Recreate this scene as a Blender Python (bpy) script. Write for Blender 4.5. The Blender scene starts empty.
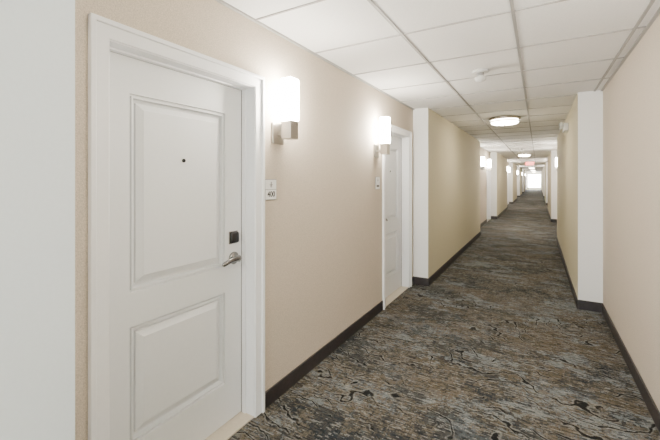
import bpy, bmesh, math, random
from mathutils import Vector, Matrix
random.seed(4)
C = bpy.context.scene.collection
PI = math.pi

# ---------------------------------------------------------------- materials
class NT:
    def __init__(s, name):
        s.m = bpy.data.materials.new(name); s.m.use_nodes = True
        s.t = s.m.node_tree; s.b = s.t.nodes['Principled BSDF']
    def link(s, a, b): s.t.links.new(a, b)
    def math(s, op, a, b=0.0, c=None):
        nd = s.t.nodes.new('ShaderNodeMath'); nd.operation = op
        for i, v in enumerate((a, b, c)):
            if v is None: continue
            if isinstance(v, bpy.types.NodeSocket): s.link(v, nd.inputs[i])
            else: nd.inputs[i].default_value = v
        return nd.outputs[0]
    def mix(s, f, a, b, mode='MIX'):
        nd = s.t.nodes.new('ShaderNodeMix'); nd.data_type = 'RGBA'; nd.blend_type = mode
        for i, v in ((0, f), (6, a), (7, b)):
            if isinstance(v, bpy.types.NodeSocket): s.link(v, nd.inputs[i])
            else: nd.inputs[i].default_value = v if i == 0 else (*v, 1)
        return nd.outputs[2]
    def coord(s, scale=(1,1,1), loc=(0,0,0), snap=0):
        tc = s.t.nodes.new('ShaderNodeNewGeometry'); src = tc.outputs['Position']
        if snap:
            sn = s.t.nodes.new('ShaderNodeVectorMath'); sn.operation = 'SNAP'
            s.link(src, sn.inputs[0]); sn.inputs[1].default_value = (snap,)*3; src = sn.outputs[0]
        mp = s.t.nodes.new('ShaderNodeMapping')
        mp.inputs['Scale'].default_value = scale; mp.inputs['Location'].default_value = loc
        s.link(src, mp.inputs['Vector']); return mp.outputs[0]
    def noise(s, vec, scale=1, detail=2, rough=.5, dist=0.0):
        nd = s.t.nodes.new('ShaderNodeTexNoise')
        s.link(vec, nd.inputs['Vector']); nd.inputs['Scale'].default_value = scale
        nd.inputs['Detail'].default_value = detail; nd.inputs['Roughness'].default_value = rough
        nd.inputs['Distortion'].default_value = dist
        return nd.outputs['Fac']
    def ramp(s, fac, stops, interp='LINEAR'):
        nd = s.t.nodes.new('ShaderNodeValToRGB'); cr = nd.color_ramp; cr.interpolation = interp
        while len(cr.elements) < len(stops): cr.elements.new(.5)
        for e, (p, c) in zip(cr.elements, stops):
            e.position = p; e.color = (*c, 1) if len(c) == 3 else c
        s.link(fac, nd.inputs[0]); return nd.outputs[0]
    def bump(s, h, strength=.2, dist=.002):
        nd = s.t.nodes.new('ShaderNodeBump'); s.link(h, nd.inputs['Height'])
        nd.inputs['Strength'].default_value = strength; nd.inputs['Distance'].default_value = dist
        s.link(nd.outputs[0], s.b.inputs['Normal'])

def surf(name, col, rough=.6, var=.04, nscale=60, bump=.1, metal=0, stretch=(1,1,1)):
    t = NT(name); f = t.noise(t.coord(stretch), nscale, 3)
    lo = tuple(c*(1-var) for c in col); hi = tuple(min(1, c*(1+var)) for c in col)
    t.link(t.ramp(f, [(.3, lo), (.7, hi)]), t.b.inputs['Base Color'])
    t.b.inputs['Roughness'].default_value = rough; t.b.inputs['Metallic'].default_value = metal
    if bump: t.bump(f, bump)
    return t.m
def glow(name, col, strength):
    t = NT(name); f = t.noise(t.coord(), 6, 1)
    t.link(t.ramp(f, [(.3, tuple(c*.97 for c in col)), (.7, col)]), t.b.inputs['Emission Color'])
    t.b.inputs['Emission Strength'].default_value = strength
    t.b.inputs['Base Color'].default_value = (.9, .9, .88, 1); t.b.inputs['Roughness'].default_value = .4
    return t.m

M = {}
M['wallpaper'] = surf('wallpaper_beige', (.585, .51, .42), .75, .20, 200, .5)
M['wallpaper_right'] = surf('wallpaper_pale', (.65, .575, .495), .75, .14, 200, .4)
M['wallpaper_warm_lit'] = surf('wallpaper_warm_lamplight', (.62, .57, .415), .75, .13, 200, .4)  # yellow cast of the warm lamps put into the wallpaper colour
M['white_paint'] = surf('white_wall_paint', (.86, .86, .85), .6, .015, 90, .05)
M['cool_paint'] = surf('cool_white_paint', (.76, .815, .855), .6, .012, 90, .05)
M['door_paint'] = surf('door_white_enamel', (.81, .83, .85), .38, .01, 40, .04)
M['trim_paint'] = surf('trim_white_enamel', (.89, .90, .92), .35, .01, 40, .03)
M['base_vinyl'] = surf('charcoal_vinyl', (.028, .023, .024), .5, .2, 30, .1)
M['grid_metal'] = surf('ceiling_grid_white', (.36, .35, .34), .5, .02, 30, 0)
M['tile'] = surf('acoustic_tile', (.865, .858, .845), .9, .05, 160, .2)
M['nickel'] = surf('brushed_nickel', (.44, .41, .37), .3, .08, 120, .05, 1, (1, 1, 12))
M['dark_nickel'] = surf('satin_lever_metal', (.24, .235, .23), .18, .08, 120, .02, 1)
M['dark_metal'] = surf('dark_lens', (.02, .02, .022), .25, .1, 50, 0)
M['black_plastic'] = surf('black_plastic', (.008, .008, .010), .25, .1, 50, 0)
M['seal'] = surf('grey_door_gap', (.14, .14, .14), .7, .05, 50, 0)
M['white_plastic'] = surf('white_plastic', (.70, .70, .68), .4, .01, 50, 0)
M['sign_white'] = surf('sign_white', (.88, .89, .89), .35, .01, 50, 0)
M['sign_grey'] = surf('sign_frame_grey', (.26, .26, .26), .4, .03, 50, 0)
M['ink'] = surf('ink_dark', (.012, .012, .015), .5, .05, 50, 0)
M['threshold'] = surf('threshold_almond', (.60, .53, .43), .35, .04, 60, .05)
M['shade_glow'] = glow('frosted_shade_lit', (1, .92, .78), 148)
M['drum_glow'] = glow('drum_glass_lit', (1, .88, .69), 50)
M['exit_red'] = glow('exit_red_lit', (1, .015, .01), 10)
M['daylight'] = glow('bright_daylight', (.95, .98, 1), 50)
M['rear_fill_glow'] = glow('rear_fill_glow', (.87, .94, 1), 22)  # glow of the added rear fill light

def carpet():
    t = NT('patterned_carpet')
    SN = .008
    w_ = t.t.nodes.new('ShaderNodeTexNoise'); t.link(t.coord((1, 1, 1), (0,0,0), SN), w_.inputs['Vector'])
    w_.inputs['Scale'].default_value = 2.6; w_.inputs['Detail'].default_value = 3
    w = w_.outputs['Color']
    def warped(scale, amt, loc=(0,0,0)):
        v = t.t.nodes.new('ShaderNodeVectorMath'); v.operation = 'MULTIPLY_ADD'
        t.link(w, v.inputs[0]); v.inputs[1].default_value = (amt,)*3
        t.link(t.coord(scale, loc, SN), v.inputs[2]); return v.outputs[0]
    big = t.noise(warped((.8, 1.5, 1), .3), 1.8, 7, .75)
    strk = t.noise(t.coord((4.5, 40, 1), (0,0,0), SN), 1.4, 4, .78)
    strk2 = t.noise(t.coord((38, 4, 1), (3, 1, 0), SN), 1.4, 4, .8)
    mixf = t.math('ADD', t.math('MULTIPLY', big, .48), t.math('ADD', t.math('MULTIPLY', strk, .29), t.math('MULTIPLY', strk2, .23)))
    base = t.ramp(mixf, [(.40, (.012, .016, .020)), (.445, (.036, .041, .046)), (.48, (.076, .068, .055)),
                         (.515, (.128, .112, .088)), (.545, (.094, .107, .117)), (.59, (.18, .195, .20)), (.65, (.29, .29, .28))])
    tint = t.noise(warped((.7, .9, 1), .3, (7, 3, 0)), 1.6, 7, .72)
    base = t.mix(t.math('MULTIPLY', t.ramp(tint, [(.51, (0,0,0)), (.54, (1,1,1))]), .55), base, (.095, .077, .052))
    tint2 = t.noise(warped((.8, 1.3, 1), .3, (1, 9, 0)), 1.6, 7, .76)
    base = t.mix(t.math('MULTIPLY', t.ramp(tint2, [(.51, (0,0,0)), (.54, (1,1,1))]), .62), base, (.018, .025, .032))
    tint3 = t.noise(warped((.8, 1.4, 1), .25, (5, 19, 0)), 1.9, 7, .78)
    base = t.mix(t.math('MULTIPLY', t.ramp(tint3, [(.54, (0,0,0)), (.565, (1,1,1))]), .65), base, (.175, .20, .215))
    ds = t.noise(t.coord((7, 55, 1), (4, 4, 0), SN), 1.5, 3, .75)
    base = t.mix(t.math('MULTIPLY', t.ramp(ds, [(.53, (0,0,0)), (.56, (1,1,1))]), .72), base, (.011, .014, .018))
    ls = t.noise(t.coord((6, 62, 1), (14, 8, 0), SN), 1.5, 3, .75)
    base = t.mix(t.math('MULTIPLY', t.ramp(ls, [(.57, (0,0,0)), (.60, (1,1,1))]), .5), base, (.28, .28, .27))
    # thin irregular contour lines in broken groups, mostly crosswise
    sep = t.t.nodes.new('ShaderNodeSeparateXYZ'); t.link(t.coord((1, 1, 1), (0,0,0), .004), sep.inputs[0])
    wav = t.noise(t.coord((1.0, .9, 1), (2, 5, 0), .004), 1.5, 3.5, .52)
    ph = t.math('ADD', t.math('MULTIPLY', sep.outputs[1], 7.5), t.math('MULTIPLY', wav, 9.5))
    ph = t.math('ADD', ph, t.math('MULTIPLY', sep.outputs[0], 1.3))
    tri = t.math('ABSOLUTE', t.math('SUBTRACT', t.math('FRACT', ph), .5))
    jit = t.math('MULTIPLY', t.math('SUBTRACT', t.noise(t.coord((1,1,1),(0,0,0),.004), 34, 3), .5), .16)
    lv = t.math('ADD', tri, jit)
    mask = t.noise(warped((.8, 1.0, 1), .5, (11, 2, 0)), 1.7, 6, .68)
    m2 = t.ramp(mask, [(.47, (.0,.0,.0)), (.51, (1,1,1))])
    line = t.ramp(lv, [(.045, (1,1,1)), (.065, (0,0,0))])
    pale = t.ramp(lv, [(.065, (0,0,0)), (.085, (1,1,1)), (.11, (1,1,1)), (.15, (0,0,0))])
    base = t.mix(t.math('MULTIPLY', t.math('MULTIPLY', pale, m2), .4), base, (.25, .255, .245))
    base = t.mix(t.math('MULTIPLY', t.math('MULTIPLY', line, m2), .92), base, (.005, .006, .008))
    wv = t.noise(t.coord((150, 260, 1)), 1, 2, .6)
    base = t.mix(.65, base, t.ramp(wv, [(.3, (.40,.40,.40)), (.5, (1,1,1)), (.72, (1.85,1.82,1.78))]), 'MULTIPLY')
    t.link(base, t.b.inputs['Base Color']); t.b.inputs['Roughness'].default_value = .95
    t.b.inputs['Specular IOR Level'].default_value = .1
    t.bump(wv, .5, .004)
    return t.m
M['carpet'] = carpet()

# ---------------------------------------------------------------- mesh helpers
class MB:
    def __init__(s): s.bm = bmesh.new()
    def box(s, x0, x1, y0, y1, z0, z1, bev=0, seg=2, mi=0):
        g = bmesh.ops.create_cube(s.bm, size=1)
        for v in g['verts']:
            v.co = Vector(((x0+x1)/2+v.co.x*(x1-x0), (y0+y1)/2+v.co.y*(y1-y0), (z0+z1)/2+v.co.z*(z1-z0)))
        if bev:
            es = list(set(e for v in g['verts'] for e in v.link_edges))
            bmesh.ops.bevel(s.bm, geom=es, offset=bev, segments=seg, affect='EDGES', profile=.5)
        return s
    def lathe(s, prof, c=(0,0,0), axis='Z', n=40):
        rings = []
        for r, h in prof:
            ring = []
            for i in range(n):
                a = 2*PI*i/n; p = (r*math.cos(a), r*math.sin(a), h)
                if axis == 'Y': p = (p[0], p[2], p[1])
                if axis == 'X': p = (p[2], p[0], p[1])
                ring.append(s.bm.verts.new(Vector(p)+Vector(c)))
            rings.append(ring)
        for a, b in zip(rings, rings[1:]):
            for i in range(n):
                f = s.bm.faces.new((a[i], a[(i+1) % n], b[(i+1) % n], b[i])); f.smooth = True
        s.bm.faces.new(rings[0]); s.bm.faces.new(rings[-1])
        return s
    def tube(s, pts, rad, n=14, flat=1.0):
        rings = []; P = [Vector(p) for p in pts]
        for i, p in enumerate(P):
            d = (P[min(i+1, len(P)-1)]-P[max(i-1, 0)]).normalized()
            up = Vector((0, 0, 1)) if abs(d.z) < .9 else Vector((1, 0, 0))
            u = d.cross(up).normalized(); v = d.cross(u).normalized()
            r = rad[i] if isinstance(rad, (list, tuple)) else rad
            rings.append([s.bm.verts.new(p+u*r*flat*math.cos(2*PI*k/n)+v*r*math.sin(2*PI*k/n)) for k in range(n)])
        for a, b in zip(rings, rings[1:]):
            for i in range(n):
                f = s.bm.faces.new((a[i], a[(i+1) % n], b[(i+1) % n], b[i])); f.smooth = True
        s.bm.faces.new(rings[0]); s.bm.faces.new(rings[-1]); return s
    def build(s, name, mats, parent=None):
        bmesh.ops.recalc_face_normals(s.bm, faces=s.bm.faces)
        me = bpy.data.meshes.new(name); s.bm.to_mesh(me); s.bm.free()
        for m in (mats if isinstance(mats, list) else [mats]): me.materials.append(m)
        o = bpy.data.objects.new(name, me); C.objects.link(o)
        if parent: o.parent = parent
        return o

def tag(o, label=None, cat=None, group=None, kind=None):
    for k, v in (('label', label), ('category', cat), ('group', group), ('kind', kind)):
        if v: o[k] = v
    return o
def empty(name, loc=(0,0,0), rz=0):
    o = bpy.data.objects.new(name, None); C.objects.link(o); o.empty_display_size = .1
    o.location = loc; o.rotation_euler = (0, 0, rz); return o
def dup(root, loc, rz):
    def cp(o, par):
        c = o.copy(); C.objects.link(c)
        if par: c.parent = par
        for ch in kids.get(o.name, []): cp(ch, c)
        return c
    kids = {}
    for o in list(bpy.data.objects):
        if o.parent: kids.setdefault(o.parent.name, []).append(o)
    r = cp(root, None); r.location = loc; r.rotation_euler = (0, 0, rz); return r
def text_mesh(body, size, mat, name, parent, loc, rot, depth=.0008, bold=0):
    cu = bpy.data.curves.new('t', 'FONT'); cu.body = body; cu.size = size; cu.extrude = depth
    cu.align_x = 'CENTER'; cu.align_y = 'CENTER'; cu.offset = bold
    tmp = bpy.data.objects.new('t', cu); C.objects.link(tmp); bpy.context.view_layer.update()
    me = bpy.data.meshes.new_from_object(tmp.evaluated_get(bpy.context.evaluated_depsgraph_get()))
    bpy.data.objects.remove(tmp); me.materials.clear(); me.materials.append(mat)
    o = bpy.data.objects.new(name, me); C.objects.link(o); o.parent = parent
    o.location = loc; o.rotation_euler = rot; return o

# ---------------------------------------------------------------- layout
H = 2.44; XL = -1.506; XR = .614; BL = -1.297; BR = .389
PER = 9.38; A0, A1 = .576, 4.87
YS = -3.2; YE = A1+5*PER+(PER-(A1-A0))
TH = .16; OW = .86; OH = 2.03
D1 = 1.2165; D2 = A0+A1-D1
S1 = 1.87; S2 = A0+A1-S1-.03

def struct(o, label, cat='wall'): return tag(o, label, cat, kind='structure')

struct(MB().box(XL-TH, XR+TH, YS, YE, -.1, 0).build('floor', M['carpet']),
       'long corridor floor carpeted in dark taupe and slate abstract contour pattern', 'carpet floor')
ceil = struct(MB().box(XL-TH, XR+TH, YS, YE, H, H+.1).build('ceiling', M['tile']),
              'white suspended ceiling of square acoustic tiles running down the corridor', 'ceiling')
g = MB(); TS = .665; gw = .009
for x in (-.79, -.125, .54): g.box(x-gw, x+gw, YS, YE, H-.008, H+.001)
y = 2.31-TS*17
while y < YE:
    if y > YS: g.box(XL, XR, y-gw*.7, y+gw*.7, H-.006, H+.001)
    y += TS
g.box(XL, XL+.02, YS, YE, H-.012, H+.001).box(XR-.02, XR, YS, YE, H-.012, H+.001)
g.build('ceiling_grid', M['grid_metal'], ceil)

def block(x0, x1, p, q, name, label, endm, facem):
    ob = MB().box(x0, x1, p, q, 0, H).build(name, [facem, endm])
    for f in ob.data.polygons: f.material_index = 1 if abs(f.normal.y) > .5 else 0
    return struct(ob, label)
t = .012
for k in range(-1, 6):
    o = k*PER
    ordn = {-1: 'rear', 0: 'first', 1: 'second', 2: 'third', 3: 'fourth', 4: 'fifth', 5: 'sixth'}[k]
    a, b = A0+o, A1+o
    if k >= 0:
        w = MB(); x0, x1 = XL-TH, XL
        ys = [a, D1+o-OW/2, D1+o+OW/2, D2+o-OW/2, D2+o+OW/2, b]
        for i in (0, 2, 4): w.box(x0, x1, ys[i], ys[i+1], 0, H)
        for i in (1, 3): w.box(x0, x1, ys[i], ys[i+1], OH, H)
        struct(w.build('wall_left', M['wallpaper']), f'beige textured wall of the {ordn} recessed door bay on the left')
        struct(MB().box(XR, XR+TH, a, b, 0, H).build('wall_right', M['wallpaper_right']),
               f'pale beige textured wall of the {ordn} recessed bay on the right')
        bb = MB(); cs = OW/2+.075
        for p, q in ((a, D1+o-cs), (D1+o+cs, D2+o-cs), (D2+o+cs, b)):
            bb.box(XL, XL+.012, p, q, 0, .105, .003)
        struct(bb.build('baseboard_left', M['base_vinyl']), f'charcoal baseboard under the wall of the {ordn} left door bay', 'baseboard')
        struct(MB().box(XR-.012, XR, a, b, 0, .105, .003).build('baseboard_right', M['base_vinyl']),
               f'charcoal baseboard under the {ordn} recessed wall on the right', 'baseboard')
    p, q = max(b, YS), A0+o+PER
    lf = M['cool_paint'] if k == -1 else M['wallpaper_warm_lit']
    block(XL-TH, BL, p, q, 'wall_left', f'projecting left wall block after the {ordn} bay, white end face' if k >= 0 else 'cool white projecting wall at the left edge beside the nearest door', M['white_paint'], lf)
    block(BR, XR+TH, p, q, 'wall_right', f'projecting right wall block after the {ordn} bay, white end face', M['white_paint'], M['wallpaper_warm_lit'])
    bb = MB().box(BL, BL+t, p-t, q+t, 0, .105, .003).box(XL, BL, p-t, p, 0, .105, .003).box(XL, BL, q, q+t, 0, .105, .003)
    struct(bb.build('baseboard_left', M['base_vinyl']), f'charcoal baseboard wrapping the projecting left wall after the {ordn} bay', 'baseboard')
    bb = MB().box(BR-t, BR, p-t, q+t, 0, .105, .003).box(BR, XR, p-t, p, 0, .105, .003).box(BR, XR, q, q+t, 0, .105, .003)
    struct(bb.build('baseboard_right', M['base_vinyl']), f'charcoal baseboard wrapping the projecting right wall after the {ordn} bay', 'baseboard')

def end_window(Y, s, name, num, wx0, wx1, wz0, wz1, lab, wlab, gm):
    ya, yb = (Y, Y+.15) if s > 0 else (Y-.15, Y)
    w = MB().box(XL-TH, wx0, ya, yb, 0, H).box(wx1, XR+TH, ya, yb, 0, H).box(wx0, wx1, ya, yb, 0, wz0).box(wx0, wx1, ya, yb, wz1, H)
    struct(w.build(name, M['white_paint']), wlab)
    win = struct(empty(f'window_{num}', ((wx0+wx1)/2, Y, wz0), 0 if s > 0 else PI), lab, 'window')
    hw = (wx1-wx0)/2; hh = wz1-wz0
    f = MB()
    f.box(-hw, -hw+.06, 0, .1, 0, hh).box(hw-.06, hw, 0, .1, 0, hh).box(-hw, hw, 0, .1, 0, .06).box(-hw, hw, 0, .1, hh-.06, hh).box(-.02, .02, .02, .08, 0, hh)
    f.build('window_frame', M['trim_paint'], win)
    MB().box(-hw+.05, hw-.05, .05, .06, .05, hh-.05).build('window_pane', gm, win)
end_window(YE, 1, 'wall_far', 1, -1.25, .35, .25, 2.15, 'bright daylit window at the far end of the corridor', 'white wall around the bright window at the far corridor end', M['daylight'])
end_window(YS, -1, 'wall_back', 2, -1.2, .3, .5, 2.2, 'added window-shaped fill light, unseen behind the viewpoint', 'white wall around the added fill-light window behind the viewpoint', M['rear_fill_glow'])  # unseen window added to throw cool fill on the near corridor

# ---------------------------------------------------------------- doors (local: x along wall, y out of wall)
def ring_panel(bm, x0, x1, z0, z1, yf, prof):
    prev = None
    for ins, dep in prof:
        r = [bm.verts.new((x, yf+dep, z)) for x, z in ((x0+ins, z0+ins), (x1-ins, z0+ins), (x1-ins, z1-ins), (x0+ins, z1-ins))]
        if prev:
            for i in range(4): bm.faces.new((prev[i], prev[(i+1) % 4], r[(i+1) % 4], r[i]))
        prev = r
    bm.faces.new(prev)
REC = -.095
def make_door(m, name):
    d = empty(name)
    hwid = OW/2-.007
    leaf = MB(); bm = leaf.bm
    xs = [-hwid, -.285, .285, hwid]; zs = [.014, .25, .79, .945, 1.853, OH-.008]
    for i in range(3):
        for j in range(5):
            if i == 1 and j in (1, 3):
                ring_panel(bm, xs[1], xs[2], zs[j], zs[j+1], REC, [(0, 0), (.001, -.013), (.008, -.014), (.011, -.003), (.018, -.003), (.021, -.026), (.035, -.026), (.037, -.016), (.064, -.003), (.067, -.0005), (.071, -.0005)])
            else:
                vs = [bm.verts.new((x, REC, z)) for x, z in ((xs[i], zs[j]), (xs[i+1], zs[j]), (xs[i+1], zs[j+1]), (xs[i], zs[j+1]))]
                bm.faces.new(vs)
    bmesh.ops.remove_doubles(bm, verts=bm.verts, dist=.0002)
    leaf.box(-hwid, hwid, REC-.045, REC-.029, zs[0], zs[-1])
    for xx in (-hwid, hwid-.001): leaf.box(xx, xx+.001, REC-.04, REC-.0005, zs[0], zs[-1])
    lf = leaf.build('door_leaf', M['door_paint'], d)
    fr = MB(); cw = .075; e = OW/2
    for s in (-1, 1):
        a, b = sorted((s*e, s*(e+cw))); fr.box(a, b, 0, .014, 0, OH+cw, .003)
        a, b = sorted((s*(e+cw-.022), s*(e+cw))); fr.box(a, b, .012, .026, 0, OH+cw, .004)
        a, b = sorted((s*(e-.004), s*e)); fr.box(a, b, -.15, .004, 0, OH)
        a, b = sorted((s*(e-.004), s*(e+.012))); fr.box(a, b, .0, .008, 0, OH, .003)
    fr.box(-e-cw, e+cw, 0, .0139, OH, OH+cw, .003).box(-e-cw, e+cw, .012, .0259, OH+cw-.022, OH+cw, .004)
    fr.box(-e, e, -.15, .004, OH-.004, OH)
    for s in (-1, 1):
        a, b = sorted((s*(e-.004), s*(e-.014))); fr.box(a, b, REC+.006, REC+.035, 0, OH-.004, .002)
    fr.box(-e+.004, e-.004, REC+.006, REC+.035, OH-.014, OH-.004, .002)
    fo = fr.build('door_frame', M['trim_paint'], d)
    g = MB()
    for s in (-1, 1):
        a, b = sorted((s*(e-.0045), s*(e-.0125))); g.box(a, b, REC+.0005, REC+.006, .01, OH-.004)
    g.box(-e+.0045, e-.0045, REC+.0005, REC+.006, OH-.0125, OH-.0045)
    g.build('door_seal', M['seal'], fo)  # grey strip standing in for the dark gap round the leaf
    MB().box(-e+.004, e-.004, -.15, .004, 0, .01, .003).build('threshold', M['threshold'], d)
    hx = m*(hwid-.075)
    MB().lathe([(.010, -.002), (.010, .004), (.007, .005), (.0065, .002)], (0, REC, 1.56), 'Y', 20).build('peephole', M['dark_metal'], lf)
    cr = MB().box(hx-.031, hx+.031, REC+.004, REC+.028, 1.076, 1.144, .013, 5).build('card_reader', M['black_plastic'], lf)
    for f in cr.data.polygons: f.use_smooth = True
    MB().box(hx-.034, hx+.034, REC-.002, REC+.008, 1.072, 1.148, .004, 3).build('reader_surround', M['dark_nickel'], cr)
    hd = MB()
    hd.lathe([(.033, -.001), (.037, .003), (.037, .012), (.031, .016), (.017, .019), (.014, .022), (.013, .046)], (hx, REC, .985), 'Y', 32)
    hd.tube([(hx+m*.016, REC+.05, .985), (hx, REC+.053, .987), (hx-m*.03, REC+.055, .991), (hx-m*.06, REC+.055, .988), (hx-m*.09, REC+.053, .980), (hx-m*.118, REC+.048, .971), (hx-m*.125, REC+.044, .968)],
            [.012, .020, .0165, .015, .014, .013, .005], 16, .7)
    hd.build('lever_handle', M['dark_nickel'], lf)
    MB().box(m*hwid-.002, m*hwid+.002, REC-.035, REC-.008, .94, 1.01).build('latch_plate', M['nickel'], lf)
    return d
RL = -PI/2; RR = PI/2
dA = make_door(-1, 'door_1'); dA.location = (XL, D1, 0); dA.rotation_euler.z = RL
struct(dA, 'nearest white two-panel hotel door with black card reader and lever, room 400', 'door')
dB = make_door(1, 'door_2'); dB.location = (XL, D2, 0); dB.rotation_euler.z = RL
struct(dB, 'second white panelled door on the left, just before the projecting wall', 'door')
n = 3; ow = {1: 'second', 2: 'third', 3: 'fourth', 4: 'fifth', 5: 'last'}
for k in (1, 2, 3, 4, 5):
    for src, yy, lab in ((dA, D1, 'nearer'), (dB, D2, 'farther')):
        c = dup(src, (XL, yy+k*PER, 0), RL); c.name = f'door_{n}'; n += 1
        struct(c, f'{lab} white panelled door in the {ow[k]} recessed left bay down the corridor', 'door')

# ---------------------------------------------------------------- sconces
def make_sconce():
    s = empty('wall_sconce')
    MB().box(-.060, .060, 0, .014, -.068, .070, .004).build('backplate', M['nickel'], s)
    MB().box(-.014, .014, .012, .07, -.018, .012, .003).build('arm', M['nickel'], s)
    b = MB().box(-.042, .042, .066, .144, -.040, -.032, .002).box(-.042, .042, .066, .072, -.040, .085, .002).box(-.042, .042, .138, .144, -.040, .085, .002)
    b.box(-.038, .038, .072, .138, -.033, .075, .002)
    b.build('bracket', M['nickel'], s)
    MB().box(-.048, .048, .058, .152, .075, .355, .014, 3).build('lamp_shade', M['shade_glow'], s)
    return s
sc = make_sconce(); sc.location = (XL, S1, 1.765); sc.rotation_euler.z = RL
SG = 'lit wall sconces along the corridor'
tag(sc, 'lit nickel wall sconce with frosted shade nearest the camera, beside room 400 door', 'wall lamp', SG)
c = dup(sc, (XL, S2, 1.765), RL); tag(c, 'lit nickel wall sconce on the left just before the second door', 'wall lamp', SG)
for k in (1, 2, 3, 4, 5):
    for yy, lab in ((S1, 'nearer'), (S2, 'farther')):
        c = dup(sc, (XL, yy+k*PER, 1.765), RL)
        tag(c, f'{lab} lit sconce on the left wall of the {ow[k]} recessed bay', 'wall lamp', SG)
        if k < 4:
            c = dup(sc, (XR, yy+k*PER, 1.765), RR)
            tag(c, f'{lab} lit sconce on the right wall of the {ow[k]} recessed bay', 'wall lamp', SG)
c = dup(sc, (XR, S1-.5, 1.765), RR); tag(c, 'added sconce for fill light on the near right wall, outside the picture frame', 'wall lamp', SG)  # out-of-view sconce added to brighten the near end

# ---------------------------------------------------------------- room number signs
def make_sign(num):
    s = empty('room_sign')
    MB().box(-.058, .058, 0, .005, -.068, .068, .004, 3).build('sign_border', M['sign_grey'], s)
    MB().box(-.054, .054, .0045, .0075, -.064, -.001, .001, 1).build('number_panel', M['sign_white'], s)
    MB().box(-.054, .054, .0045, .0075, .002, .064, .001, 1).build('emblem_panel', M['sign_white'], s)
    e = MB().lathe([(.005, 0), (.005, .0015)], (0, .0072, .046), 'Y', 16)
    for sg in (-1, 1): e.box(min(sg*.003, sg*.015), max(sg*.003, sg*.015), .0072, .0086, .029, .034).box(min(sg*.002, sg*.007), max(sg*.002, sg*.007), .0072, .0086, .014, .030)
    e.box(-.004, .004, .0072, .0086, .026, .042)
    e.build('emblem', M['sign_grey'], s)
    if num: text_mesh(num, .050, M['ink'], 'number', s, (0, .0085, -.031), (PI/2, 0, PI), bold=.0006)
    else:
        q = MB()
        for x in (-.025, 0, .025): q.box(x-.009, x+.009, .0072, .0086, -.044, -.018)
        q.build('number', M['ink'], s)
    return s
s4 = make_sign('400'); s4.location = (XL, 1.80, 1.395); s4.rotation_euler.z = RL
tag(s4, 'small white room number sign reading 400 beside the nearest door', 'room sign')
s5 = make_sign(None); s5.location = (XL, A0+A1-1.86, 1.42); s5.rotation_euler.z = RL
tag(s5, 'small room number sign under the second sconce, too far to read', 'room sign')

# ---------------------------------------------------------------- ceiling fixtures
def make_flush():
    s = empty('ceiling_light')
    MB().lathe([(.0005, 0), (.225, 0), (.230, -.004), (.230, -.034), (.224, -.038), (.19, -.038)], n=56).build('mounting_ring', M['nickel'], s)
    MB().lathe([(.19, -.036), (.196, -.040), (.198, -.072), (.19, -.088), (.165, -.10), (.1, -.107), (.0005, -.109)], n=56).build('glass_drum', M['drum_glow'], s)
    MB().lathe([(.199, -.054), (.212, -.054), (.212, -.070), (.199, -.070)], n=56).build('metal_band', M['nickel'], s)
    MB().lathe([(.014, -.106), (.014, -.114), (.009, -.120), (.001, -.122)], n=20).build('finial', M['nickel'], s)
    return s
fl = make_flush(); fl.location = (-.46, 6.3, H)
FG = 'round flush lights along the corridor ceiling'
tag(fl, 'round flush ceiling light with nickel rim, nearest one down the corridor', 'ceiling light', FG)
for i, l in ((1, 'second'), (2, 'third'), (3, 'fourth'), (4, 'fifth'), (5, 'sixth')):
    tag(dup(fl, (-.46, 6.3+i*PER, H), 0), f'{l} round flush ceiling light down the corridor', 'ceiling light', FG)
tag(dup(fl, (-.46, -1.2, H), 0), 'added fill light behind the viewpoint, unseen copy of the round flush light', 'ceiling light', FG)  # extra lamp added behind the camera for near fill

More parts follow.
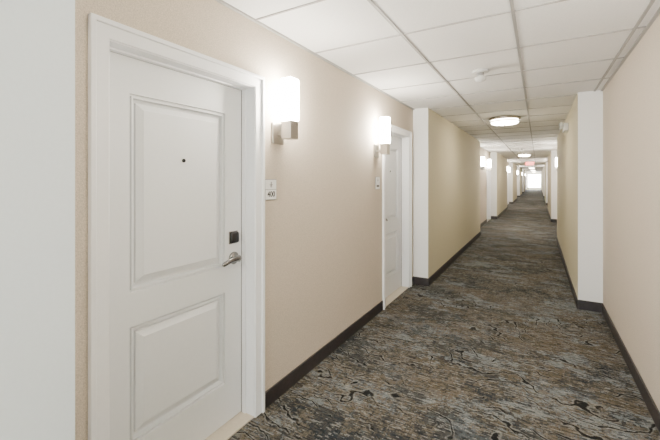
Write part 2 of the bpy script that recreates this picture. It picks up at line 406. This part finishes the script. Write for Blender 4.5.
sd = empty('smoke_detector', (-.449, 3.45, H))
MB().lathe([(.0005, 0), (.070, 0), (.073, -.004), (.073, -.014), (.068, -.018), (.03, -.019)]).build('base', M['white_plastic'], sd)
MB().lathe([(.028, -.017), (.028, -.048), (.044, -.054), (.049, -.068), (.043, -.088), (.024, -.100), (.0005, -.102)]).build('sensor_dome', M['white_plastic'], sd)
MB().lathe([(.027, -.0185), (.0305, -.0195), (.0305, -.0455), (.027, -.0465)]).build('vent_ring', M['sign_grey'], sd)
tag(sd, 'white round smoke detector on the nearest ceiling tiles', 'smoke detector', 'smoke detectors on the ceiling')
for i, l in ((1, 'second'), (2, 'third')):
    tag(dup(sd, (-.449, 3.45+i*PER, H), 0), f'{l} white smoke detector farther down the corridor ceiling', 'smoke detector', 'smoke detectors on the ceiling')

em = empty('emergency_light', (BR+.002, 6.4, 2.235), RR)
MB().box(-.15, .15, 0, .065, -.06, .055, .012, 3).build('housing', M['white_plastic'], em)
for s in (-1, 1):
    h = MB().lathe([(.022, .06), (.042, .074), (.048, .100), (.045, .106)], (s*.085, 0, .035), 'Y', 28).build('lamp_head', M['white_plastic'], em)
    MB().lathe([(.0005, .104), (.040, .1065), (.036, .110), (.0005, .112)], (s*.085, 0, .035), 'Y', 28).build('lens', M['sign_grey'], h)
tag(em, 'white twin-head emergency light high on the right projecting wall', 'emergency light')

ex = empty('exit_sign', (-.36, 21.0, 2.14))
MB().box(-.17, .17, -.02, .02, 0, .22, .006).build('housing', M['white_plastic'], ex)
MB().lathe([(.05, .29), (.05, .30)], n=24).tube([(0, 0, .215), (0, 0, .295)], .012).build('ceiling_mount', M['white_plastic'], ex)
text_mesh('EXIT', .20, M['exit_red'], 'lettering', ex, (0, -.022, .11), (PI/2, 0, 0), bold=.005)
tag(ex, 'red lit EXIT sign hanging from the ceiling far down the corridor', 'exit sign')

# ---------------------------------------------------------------- world, camera
wd = bpy.data.worlds.new('World'); bpy.context.scene.world = wd; wd.use_nodes = True
wd.node_tree.nodes['Background'].inputs[0].default_value = (.9, .95, 1, 1)
wd.node_tree.nodes['Background'].inputs[1].default_value = 1
cam = bpy.data.cameras.new('Camera'); co = bpy.data.objects.new('Camera', cam); C.objects.link(co)
cam.sensor_width = 36; cam.lens = 36*355/660; cam.shift_y = -41/660; cam.clip_start = .02; cam.clip_end = 200
co.location = (0, 0, 1.464); co.rotation_euler = (PI/2, 0, math.atan(208/355))
bpy.context.scene.camera = co
